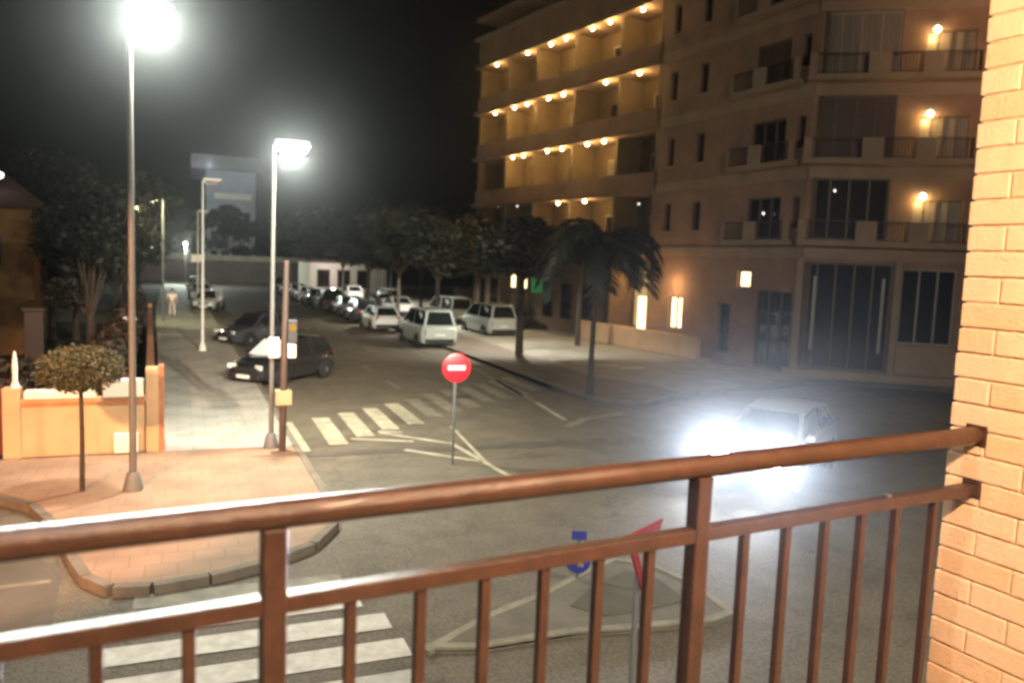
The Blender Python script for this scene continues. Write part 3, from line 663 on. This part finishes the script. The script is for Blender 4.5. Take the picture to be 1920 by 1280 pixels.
def palm_tree(label, x, y):
    rr = random.Random(11); t = thing('palm_tree', label, 'palm', (x,y,.12), 0, None)
    b = MB(); b.tube([(0,0,0),(.03,.02,.4),(.05,.02,2.4),(.12,.05,4.7)], [.13,.095,.08,.09], 12); b.build('trunk', m_bark, t, smooth=True)
    b = MB()
    for k in range(34):
        a = k*2.399+rr.uniform(-.2,.2); el = rr.uniform(.15,1.25); L = rr.uniform(2.4,3.2); dr = Vector((math.cos(a), math.sin(a), 0))
        pts = []; p = Vector((.12,.05,4.7)); e = el
        n = 13
        for i in range(n):
            pts.append(p.copy()); p = p+(dr*math.cos(e)+Vector((0,0,math.sin(e))))*(L/n); e -= (.20 if el > .6 else .17)
        b.cur = 0; b.tube(pts, [.022-.0013*i for i in range(n)], 5)
        side = Vector((-dr.y, dr.x, 0))
        for i in range(2, n-0):
            for h in (0,.33,.66):
                q = pts[i]; q = q.lerp(pts[i+1], h) if i+1 < n else q
                ll = .62*math.sin(math.pi*(i+h-1)/(n-.5))**.6+.12
                for sg in (1,-1):
                    tip = q+side*sg*ll*.62+dr*ll*.35+Vector((0,0,-ll*rr.uniform(.45,.8))); w_ = (pts[min(i+1,n-1)]-pts[i-1]).normalized()*.03
                    md = q.lerp(tip,.5)+Vector((0,0,.05)); b.cur = 1 if rr.random() < .3 else 0
                    b.add([q-w_,q+w_,md+w_*1.2,tip,md-w_*1.2], [(0,1,2,3,4)])
    b.build('crown', [m_leafd, m_leaf], t)
    return t
# clipped ball tree in front of the garden wall
t = thing('clipped_ball_tree', 'small clipped round-headed tree on a thin stem in front of the cream wall', 'tree', (-1.5,15.0,.13))
b = MB(); b.tube([(0,0,0),(.01,0,.9),(0,0,1.85)], [.045,.038,.034], 10); b.tube([(0,0,1.7),(.3,.1,2.0)], .02, 6); b.tube([(0,0,1.7),(-.3,-.1,2.0)], .02, 6); b.tube([(0,0,1.75),(0,.3,2.0)], .02, 6)
b.build('trunk', m_bark, t, smooth=True)
foliage('crown', [(0,0,2.1,.64,.64,.38),(.08,.05,2.16,.52,.5,.32),(-.1,0,2.04,.52,.55,.32)], 14000, .03, 5, (mat('topiary_leaf',(.060,.062,.026),.6,var=.3,scale=4), mat('topiary_leaf_light',(.11,.10,.045),.6,var=.3,scale=4)), t)
# hedge behind the wall
t = thing('hedge', 'dark reddish hedge behind the cream garden wall', 'hedge', (0,0,0))
cl = [(-1.6-.75*i, 19.0+.3*(i % 2), 1.25+.1*math.sin(i*2.1), .75,.6,.75) for i in range(12)]
foliage('foliage', cl, 9000, .09, 21, (m_hedge, m_leafd), t)
t = thing('hedge', 'long dark hedge running up the street behind the left pavement', 'hedge', (0,0,0))
cl = [(-1.55-.03*i, 20.5+1.5*i, 1.2+.12*math.sin(i*1.7), .5,1.0,.85) for i in range(20)]
foliage('foliage', cl, 12000, .10, 22, (m_hedge, m_leafd), t)
for i, (x, y, hb, ht, w_) in enumerate(((-2.6,29,1.8,5.6,1.5),(-4.2,40.5,1.8,8.2,2.4),(-2.9,33,1.8,7.4,2.4),(-5.2,41,2,10,3.2),(-3.0,47,1.8,8.2,2.6),(-3.2,58,2,10,3.2),(-2.9,70,2,9,3.0),(-3.4,84,2,10,3.2))):
    lab = ('small dark bushy tree just behind the hedge and the tall street lamp','dark tree rising behind the orange house','dark tree behind the pink lantern','broad tall dark tree in the middle of the left garden row','tree lit yellow-green by the lamp in its leaves','dark tree behind the yellow-green lit one','second darkest tree before the street end on the left','last tree on the left before the street end wall')[i]
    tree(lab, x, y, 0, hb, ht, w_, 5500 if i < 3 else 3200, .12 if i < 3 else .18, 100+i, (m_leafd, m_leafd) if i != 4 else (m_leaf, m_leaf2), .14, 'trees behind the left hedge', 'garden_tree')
# house at the far left
t = thing('house', 'small orange-walled house with a tiled gable roof at the left edge', 'house', (-9.0,34.6,0), R(4))
b = MB(); b.box(-3.5,4.0,0.4,7,0,5.75); b.build('wall', m_orange, t)
b = MB(); b.add([(-4.1,-.35,5.55),(4.55,-.35,5.55),(4.55,7.6,5.55),(-4.1,7.6,5.55),(-4.1,3.6,7.5),(2.2,3.6,7.5)], [(0,1,5,4),(1,2,5),(2,3,4,5),(3,0,4),(0,3,2,1)]); b.build('roof', m_roof, t)
b = MB(); b.box(2.2,3.0,.36,.398,3.4,4.5); o = b.build('window', m_frame, t); b = MB(); b.box(2.28,2.92,.34,.357,3.48,4.42); b.build('pane', m_glass, o)
b = MB(); b.box(-.6,.3,.36,.398,3.4,4.5); o = b.build('window', m_frame, t); b = MB(); b.box(-.52,.22,.34,.357,3.48,4.42); b.build('pane', m_glass, o)
lamp('porch_light', (3.4,-1.2,4.9), 9, AMBER, t, .1)
t = thing('gate_pillar', 'squat dark gate pillar half lost in the dark left garden', 'pillar', (-3.96,27.6,0))
b = MB(); b.box(-.26,.26,-.2,.2,0,2.25); b.build('shaft', m_dark, t, bevel=.02); b = MB(); b.box(-.32,.32,-.26,.26,2.25,2.36); b.build('cap', m_dark, t, bevel=.02)

# ================================================================ STREET TREES on the plaza edge
palm_tree('dark drooping palm with a thin straight trunk at the plaza kerb', 12.35, 22.75)
tl = [(14.2,32.9,3.3,6.7,2.7,'plaza tree with its trunk just right of the parked silver vans'),(19.0,36.5,3.9,6.9,2.3,'plaza tree in front of the green shop sign'),(13.6,43.5,2.8,7.0,2.8,'plaza tree right behind the silver-green van'),
      (13.8,53,2.8,7.4,3.0,'plaza tree behind the white hatchback'),(18.5,50,2.8,7.2,3.0,'plaza tree over the second row of parked cars'),(13.9,63,2.8,8.2,3.0,'plaza tree behind the black parked car'),
      (18,62,2.8,9,3.4,'tall tree filling the gap left of the apartment building'),(14,74,2.8,9,3.2,'tree beside the far lit wall'),(19,76,2.8,10.5,3.6,'dark tree above the far lit wall'),(13.6,92,2.8,10,3.4,'farthest tree on the right of the street')]
for i, (x, y, hb, ht, w_, lab) in enumerate(tl):
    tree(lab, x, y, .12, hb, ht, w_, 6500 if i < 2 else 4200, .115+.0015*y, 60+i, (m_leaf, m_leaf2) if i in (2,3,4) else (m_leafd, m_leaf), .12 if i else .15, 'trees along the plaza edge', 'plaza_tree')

# ================================================================ FAR END
t = thing('office_block', 'blue-grey lit block with an overhanging flat roof beyond the street end', 'building', (0,0,0))
b = MB(); b.box(4.0,11.2,132,150,0,16.3); b.build('wall', m_bluegrey, t)
b = MB(); b.box(1.9,11.6,130.5,152,16.3,18.4); b.build('roof', mat('far_roof',(.22,.2,.18),.9), t)
b = MB(); b.box(5.2,10.6,131.7,131.96,12.0,12.9); b.build('white_band', m_whitewall, t)
for k in range(3):
    for j in range(4):
        o = MB(); o.box(4.6+1.6*j,5.7+1.6*j,131.9,131.98,2.6+3.0*k,4.2+3.0*k); o = o.build('window', m_framel, t)
        b = MB(); b.box(4.7+1.6*j,5.6+1.6*j,131.86,131.897,2.7+3.0*k,4.1+3.0*k); b.build('pane', m_glass, o)
lamp('facade_light', (4.0,121,16), 1500, (.75,.87,1), t, .3)
t = thing('end_wall', 'long low wall with a pale top closing the street at its far end', 'wall', (0,0,0))
b = MB(); b.box(-6,20,112,112.6,0,2.9); b.build('wall_panel', mat('end_wall_dark',(.12,.10,.085),.9,var=.25,scale=.5), t)
b = MB(); b.box(-6,20,111.8,112.8,2.9,3.6); b.build('pale_top', m_concrete, t)
for i, (x, y, hb, ht, w_) in enumerate(((6.2,118,2,12.5,3.0),(2.4,120,2,11,3.0),(8.6,119,2,9.5,2.6),(12.8,121,2,10,3.4))):
    tree(('dark tree silhouetted against the blue-grey block','dark tree at the left end of the blue-grey block','lower dark tree at the right foot of the blue-grey block','tree right of the blue-grey block')[i], x, y, 0, hb, ht, w_, 1600, .36, 300+i, (m_leafd, m_leaf), .18, 'trees beyond the end wall', 'background_tree')
t = thing('shop_building', 'low white-walled building with lit front far up on the right of the street', 'building', (0,0,0))
b = MB(); b.box(13.4,22,90,99,0,3.3); b.build('wall', m_whitewall, t)
b = MB(); b.box(13.1,22.4,89.6,99.4,3.3,3.55); b.build('roof', m_roof, t)
for k in range(3):
    o = MB(); o.box(14.2+2.2*k,15.6+2.2*k,89.9,89.98,.6,2.6); o = o.build('window', m_frame, t); b = MB(); b.box(14.3+2.2*k,15.5+2.2*k,89.86,89.897,.7,2.5); b.build('pane', m_glass, o)
lamp('front_light', (15.5,87,3.0), 260, (1,.9,.85), t, .2)
b = MB(); b.box(19.4,26,57,58,0.1,2.2); tag(b.build('plaza_wall', mat('plaza_wall_dark',(.09,.07,.055),.9,var=.2,scale=.7)), 'dark wall at the back of the plaza behind the parked vans', 'wall')
b = MB(); b.lathe([(.07,0),(.07,.85),(.05,.95),(.02,1.0)], (23.3,46.5,.12), 12); tag(b.build('bollard', m_concrete, smooth=True), 'pale lone bollard at the back of the plaza in front of the shops', 'bollard')

# ================================================================ CARS
SPEC = dict(
 hatch=dict(L=3.95,W=1.70,H=1.47,belt=.92,hood=.82,wb=.95,wr=.30,rr=-1.45,rb=-1.88,tail=.92,wx=(1.22,-1.22)),
 estate=dict(L=4.4,W=1.78,H=1.62,belt=.98,hood=.90,wb=1.05,wr=.42,rr=-1.85,rb=-2.12,tail=.98,wx=(1.35,-1.33)),
 van=dict(L=4.5,W=1.84,H=1.86,belt=1.08,hood=1.02,wb=1.5,wr=.8,rr=-2.0,rb=-2.2,tail=1.08,wx=(1.42,-1.40)),
 sedan=dict(L=4.4,W=1.75,H=1.44,belt=.90,hood=.82,wb=.85,wr=.22,rr=-.95,rb=-1.55,tail=.98,wx=(1.35,-1.3)),
 suv=dict(L=4.5,W=1.86,H=1.70,belt=1.05,hood=.98,wb=1.0,wr=.42,rr=-1.8,rb=-2.15,tail=1.05,wx=(1.38,-1.35)))
paints = {}
def paint(name, c, rough=.3):
    if name not in paints: paints[name] = mat(name+'_car_paint', c, rough, metal=.15, coat=.8)
    return paints[name]
wheel_cache = {}
def car(kind, col, label, x, y, ang, group=None, lit=None, z=0.0, name='parked_car'):
    S = SPEC[kind]; L, W, H = S['L'], S['W'], S['H']; h2, hw = L/2, W/2
    t = thing(name, label, 'car', (x,y,z), ang, group)
    body = MB()
    st = [(h2,.62,.36,.55,.60),(h2-.10,.80,.25,.60,.68),(h2-.45,.92,.22,.62,S['hood']-.04),(S['wb']+.25,.98,.20,.62,S['hood']+.03),(S['wb']-.05,1.0,.20,.62,S['belt']),
          (0,1.0,.20,.62,S['belt']+.01),(-h2*.5,1.0,.20,.62,S['belt']+.02),(S['rb']+.12,.97,.22,.64,S['tail']+.02),(-h2+.12,.90,.26,.64,S['tail']-.03),(-h2,.78,.36,.60,S['tail']-.12)]
    n = len(st); ring = []
    for (xx, wf, zb, zm, zt) in st:
        w_ = hw*wf; half = [(0,zb),(w_*.86,zb),(w_*.97,zb+.1),(w_,zm),(w_*.985,zm+(zt-zm)*.55),(w_*.93,zt-.03),(w_*.86,zt),(0,zt+.025)]
        ring.append([(xx,a,c) for a,c in half]+[(xx,-a,c) for a,c in half[-2:0:-1]])
    k = len(ring[0]); fs = []
    for i in range(n-1):
        for j in range(k): fs.append((i*k+j,(i+1)*k+j,(i+1)*k+(j+1)%k,i*k+(j+1)%k))
    fs += [tuple(range(k))[::-1], tuple(range((n-1)*k,n*k))]
    body.add([p for r_ in ring for p in r_], fs)
    # cabin
    wb_, wr_ = hw*.90, hw*.70; zb = S['belt']-.02
    xs = [(S['wb'],zb,wb_),(S['wr'],H-.05,wr_),((S['wr']+S['rr'])/2,H,wr_*1.01),(S['rr'],H-.05,wr_*.97),(S['rb'],zb+.02,wb_*.96)]
    cab = []
    for (xx,zz,ww) in xs: cab += [(xx,ww,zz),(xx,-ww,zz)]
    body.add(cab, [(0,1,3,2),(2,3,5,4),(4,5,7,6),(6,7,9,8),(0,2,4,6,8),(9,7,5,3,1),(0,8,9,1)])
    pt = col
    bo = body.build('body', pt, t, smooth=True)
    def quad_on(P, inset, offn, name, mt, parent=t):
        P = [Vector(p) for p in P]; c = sum(P, Vector())/len(P); nrm = (P[1]-P[0]).cross(P[2]-P[0]).normalized()
        cc = Vector((0,0,.7)); 
        if nrm.dot(c-cc) < 0: nrm = -nrm
        Q = [p+(c-p).normalized()*inset+nrm*offn for p in P]
        b = MB(); n_ = len(Q); b.add(Q+[q-nrm*(offn*1.5) for q in Q], [tuple(range(n_))]+[(i,(i+1)%n_,(i+1)%n_+n_,i+n_) for i in range(n_)]); return b.build(name, mt, parent)
    V = [Vector(p) for p in cab]
    quad_on([V[0],V[1],V[3],V[2]], .09, .008, 'windshield', m_cglass)
    quad_on([V[6],V[7],V[9],V[8]], .12, .008, 'rear_window', m_cglass)
    mid0 = (S['wb']+S['rb'])/2-.05
    for s in (0, 1):
        B0, R0, RM, R1, B1_ = (V[0+s],V[2+s],V[4+s],V[6+s],V[8+s])
        yb, yr = V[0+s].y, V[4+s].y
        pm_b = Vector((mid0,yb*.985,zb)); pm_r = Vector((mid0,yr,H-.01))
        quad_on([B0,pm_b,pm_r,R0], .085, .008, 'side_window', m_cglass)
        quad_on([pm_b,B1_,R1,pm_r], .085, .008, 'side_window', m_cglass)
    # wheels
    for wx in S['wx']:
        for s in (1,-1):
            ya = s*(hw+.002)
            b = MB(); b.lathe([(.37,-.02),(.37,.012)], (wx,ya*1.0,.33), 22, 'y'); b.build('wheel_arch', m_black, t)
            wy = s*(hw-.07)
            key = 'w'
            if key not in wheel_cache:
                b = MB(); b.lathe([(.2,-.1),(.29,-.1),(.315,-.06),(.315,.06),(.29,.1),(.2,.1)], (0,0,0), 22, 'y'); tyre = b.build('wheel', m_tyre, t, smooth=True)
                b = MB(); b.lathe([(.04,-.104),(.205,-.09),(.21,.09),(.04,.104)], (0,0,0), 14, 'y'); rim = b.build('rim', m_rim, tyre, smooth=True)
                wheel_cache[key] = (tyre, rim)
            else:
                t0, r0_ = wheel_cache[key]; tyre = t0.copy(); COL.objects.link(tyre); tyre.parent = t; rim = r0_.copy(); COL.objects.link(rim); rim.parent = tyre
            tyre.location = (wx, wy+s*.02, .315)
    # bumpers, lamps, plates, mirrors
    for s in (1,-1):
        b = MB(); b.box(-.02,.05,-.15,.15,-.075,.075); o = b.build('headlight', g_head if lit else m_hl, t, bevel=.02); o.location = (h2-.07, s*hw*.62, .66); o.rotation_euler = (0,0,-s*.25)
        b = MB(); b.box(-.05,.02,-.09,.09,-.13,.13); o = b.build('tail_light', m_tl, t, bevel=.015); o.location = (-h2+.06, s*hw*.70, .78); o.rotation_euler = (0,0,s*.2)
        b = MB(); b.box(-.07,.07,-.09,.09,-.06,.07); o = b.build('mirror', pt, t, bevel=.03); o.location = (S['wb']-.28, s*(hw+.05), S['belt']+.06)
    b = MB(); b.box(h2-.06,h2+.05,-hw*.72,hw*.72,.26,.46); b.build('front_bumper', m_black, t, bevel=.04)
    b = MB(); b.box(-h2-.05,-h2+.1,-hw*.78,hw*.78,.28,.48); b.build('rear_bumper', m_black, t, bevel=.04)
    b = MB(); b.box(h2-.03,h2+.015,-hw*.42,hw*.42,.52,.64); b.build('grille', m_black, t)
    b = MB(); b.box(h2+.05,h2+.062,-.25,.25,.31,.42); b.build('number_plate', m_plate, t)
    b = MB(); b.box(-h2-.02,-h2+.02,-.25,.25,.60,.71); b.build('number_plate', m_plate, t)
    return t
white = paint('white', (.72,.74,.72)); silver = paint('silver_green', (.42,.46,.42)); black = paint('black', (.02,.02,.022), .2)
dark = paint('dark_blue_grey', (.05,.055,.07), .18); maroon = paint('dark_maroon', (.055,.025,.028), .22); grey = paint('grey', (.2,.21,.21))
N = R(90)
glint_paint = mat('painted_glint', (.85,.87,.9), .35, metal=.2)  # pale pane colour stands in for a lamp reflection on the glass
gl = 'cars parked diagonally along the left pavement'; gr = 'cars parked along the right side of the street'; gp = 'cars parked on the plaza'
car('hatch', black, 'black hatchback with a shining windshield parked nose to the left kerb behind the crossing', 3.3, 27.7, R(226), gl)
bpy.data.objects['windshield'].data.materials[0] = glint_paint
car('hatch', dark, 'dark blue-grey hatchback parked diagonally behind the nearest black hatchback', 3.5, 38.9, R(216), gl)
car('hatch', white, 'white hatchback parked farther up the left kerb past the two dark cars', 2.0, 60.4, R(258), gl)
car('sedan', white, 'white saloon parked at the left kerb just behind the white plate on the lamp pole', 1.9, 74.0, R(264), gl)
car('van', silver, 'silver-green boxy van parked tail towards us at the right, nearest in its row', 11.55, 38.6, N, gr)
car('hatch', white, 'white hatchback parked in front of the silver-green van', 10.95, 46.2, N, gr)
car('hatch', dark, 'dark hatchback parked between the white hatchback and the tall black car', 11.0, 51.6, N, gr)
car('sedan', grey, 'grey saloon tucked right behind the tall black car, seen low beside the dark hatchback', 11.1, 56.7, N, gr)
car('suv', black, 'tall black car parked on the right side of the street beyond the white hatchback', 10.6, 61.8, N, gr)
car('sedan', dark, 'dark saloon parked just beyond the tall black car', 10.5, 67.4, N, gr)
car('hatch', white, 'small white car parked two cars beyond the tall black one', 10.4, 72.6, N, gr)
car('sedan', silver, 'pale saloon parked fourth from the far end of the right row', 10.4, 77.8, N, gr)
car('hatch', white, 'white hatchback parked last but one in the right row', 10.3, 83.0, N, gr)
car('suv', dark, 'dark tall car parked last in the right row', 10.2, 88.4, N, gr)
car('sedan', white, 'white saloon parked second last at the left kerb before the street end', 1.9, 81.5, R(266), gl)
car('hatch', silver, 'pale hatchback parked last at the left kerb before the street end', 1.8, 89.0, R(266), gl)
car('van', silver, 'silver van with red tail light on the plaza left of the slim tree trunk', 16.75, 43.6, R(93), gp)
car('van', grey, 'grey-green van on the plaza behind the silver van', 16.6, 50.6, R(96), gp)
car('sedan', white, 'pale saloon on the plaza seen over the silver-green van roof', 14.9, 57.5, N, gp)
car('estate', silver, 'silver estate on the plaza beyond the pale saloon', 16.4, 66.5, N, gp)
car('hatch', white, 'white hatchback on the plaza farthest from the camera', 15.2, 76, N, gp)
car('hatch', dark, 'dark hatchback on the plaza partly behind the silver van', 19.4, 47.5, R(95), gp)
car('sedan', grey, 'grey saloon on the plaza behind the pale saloon', 15.2, 63.2, N, gp)
mv = car('hatch', paint('dim_silver', (.30,.31,.33)), 'pale car driving towards us with blazing bluish white headlights on the cross street', 11.9, 13.4, R(212), None, lit=True, name='moving_car')
for s in (1,-1):
    lo = Vector((1.99, s*.54, .66))
    # main beam
    lamp('headlight_beam', lo, 500, (.86,.92,1), mv, .05, 62, Vector((1,0,-.06)), 1.0)
    lamp('headlight_glare', lo+Vector((.05,0,0)), 36000, (.72,.83,1), mv, .06, 12.5, Vector((.925,.308,.235)), 1.0)  # added spot aimed at the camera, brightens the haze around the headlight

# ================================================================ PERSON walking on the left pavement
t = thing('person', 'person in pale pink clothes walking on the left pavement far up the street', 'person', (-.3,52.4,.13), R(185))
def skin_obj(name, joints, edges, mt, parent, sub=2):
    me = bpy.data.meshes.new(name); me.from_pydata([j[:3] for j in joints], edges, []); me.materials.append(mt)
    o = bpy.data.objects.new(name, me); COL.objects.link(o); o.parent = parent
    md = o.modifiers.new('skin', 'SKIN'); 
    for i, j in enumerate(joints): me.skin_vertices[0].data[i].radius = (j[3], j[4] if len(j) > 4 else j[3])
    me.skin_vertices[0].data[0].use_root = True
    s_ = o.modifiers.new('sub', 'SUBSURF'); s_.levels = sub; s_.render_levels = sub
    for p in me.polygons: p.use_smooth = True
    return o
J = [(0,0,.92,.13,.10),(0,0,1.15,.12,.09),(0,0,1.38,.15,.09),(0,0,1.47,.055),(0,.01,1.55,.07,.085),(0,.01,1.66,.07,.085),
     (.19,0,1.38,.05),(.25,-.06,1.12,.04),(.24,-.20,.92,.032),(-.19,0,1.38,.05),(-.25,.05,1.12,.04),(-.26,.02,.88,.032),
     (.10,-.02,.85,.085),(.11,-.16,.50,.06),(.11,-.14,.09,.042),(.11,-.30,.04,.035),(-.10,.02,.85,.085),(-.11,.05,.48,.06),(-.11,.26,.12,.042),(-.11,.14,.04,.035),
     (.245,-.27,.86,.02),(-.26,-.0,.80,.02)]
E_ = [(0,1),(1,2),(2,3),(3,4),(4,5),(2,6),(6,7),(7,8),(2,9),(9,10),(10,11),(0,12),(12,13),(13,14),(14,15),(0,16),(16,17),(17,18),(18,19),(8,20),(11,21)]
skin_obj('body', J, E_, m_skin, t)
skin_obj('shirt', [(0,0,.95,.165,.135),(0,0,1.2,.15,.12),(0,0,1.39,.17,.11),(.2,0,1.39,.07),(.245,-.045,1.17,.062),(-.2,0,1.39,.07),(-.245,.04,1.17,.062)], [(0,1),(1,2),(2,3),(3,4),(2,5),(5,6)], m_cloth1, t)
skin_obj('trousers', [(0,0,.95,.16,.13),(.10,-.02,.82,.10),(.11,-.16,.50,.078),(.11,-.14,.14,.06),(-.10,.02,.82,.10),(-.11,.05,.48,.078),(-.11,.25,.18,.06)], [(0,1),(1,2),(2,3),(0,4),(4,5),(5,6)], m_cloth2, t)
b = MB(); b.lathe([(.03,-.02),(.088,.02),(.095,.09),(.07,.14),(.02,.165)], (0,.02,1.585), 14); b.build('hair', m_hair, t, smooth=True)

# ================================================================ HAZE added to give the lamps bloom-like halos
b = MB(); b.box(-60,75,-40,160,-1.0,26)
hz = b.build('haze', None or mat('haze_tmp',(1,1,1))); tag(hz, kind='stuff')
hm = bpy.data.materials.new('halo_haze'); hm.use_nodes = True; nt = hm.node_tree; nt.nodes.clear()
pv = nt.nodes.new('ShaderNodeVolumePrincipled'); pv.inputs['Density'].default_value = 0.00032; pv.inputs['Anisotropy'].default_value = 0.93; pv.inputs['Color'].default_value = (.95,.95,.95,1)
om = nt.nodes.new('ShaderNodeOutputMaterial'); nt.links.new(pv.outputs[0], om.inputs['Volume'])
hz.data.materials.clear(); hz.data.materials.append(hm)
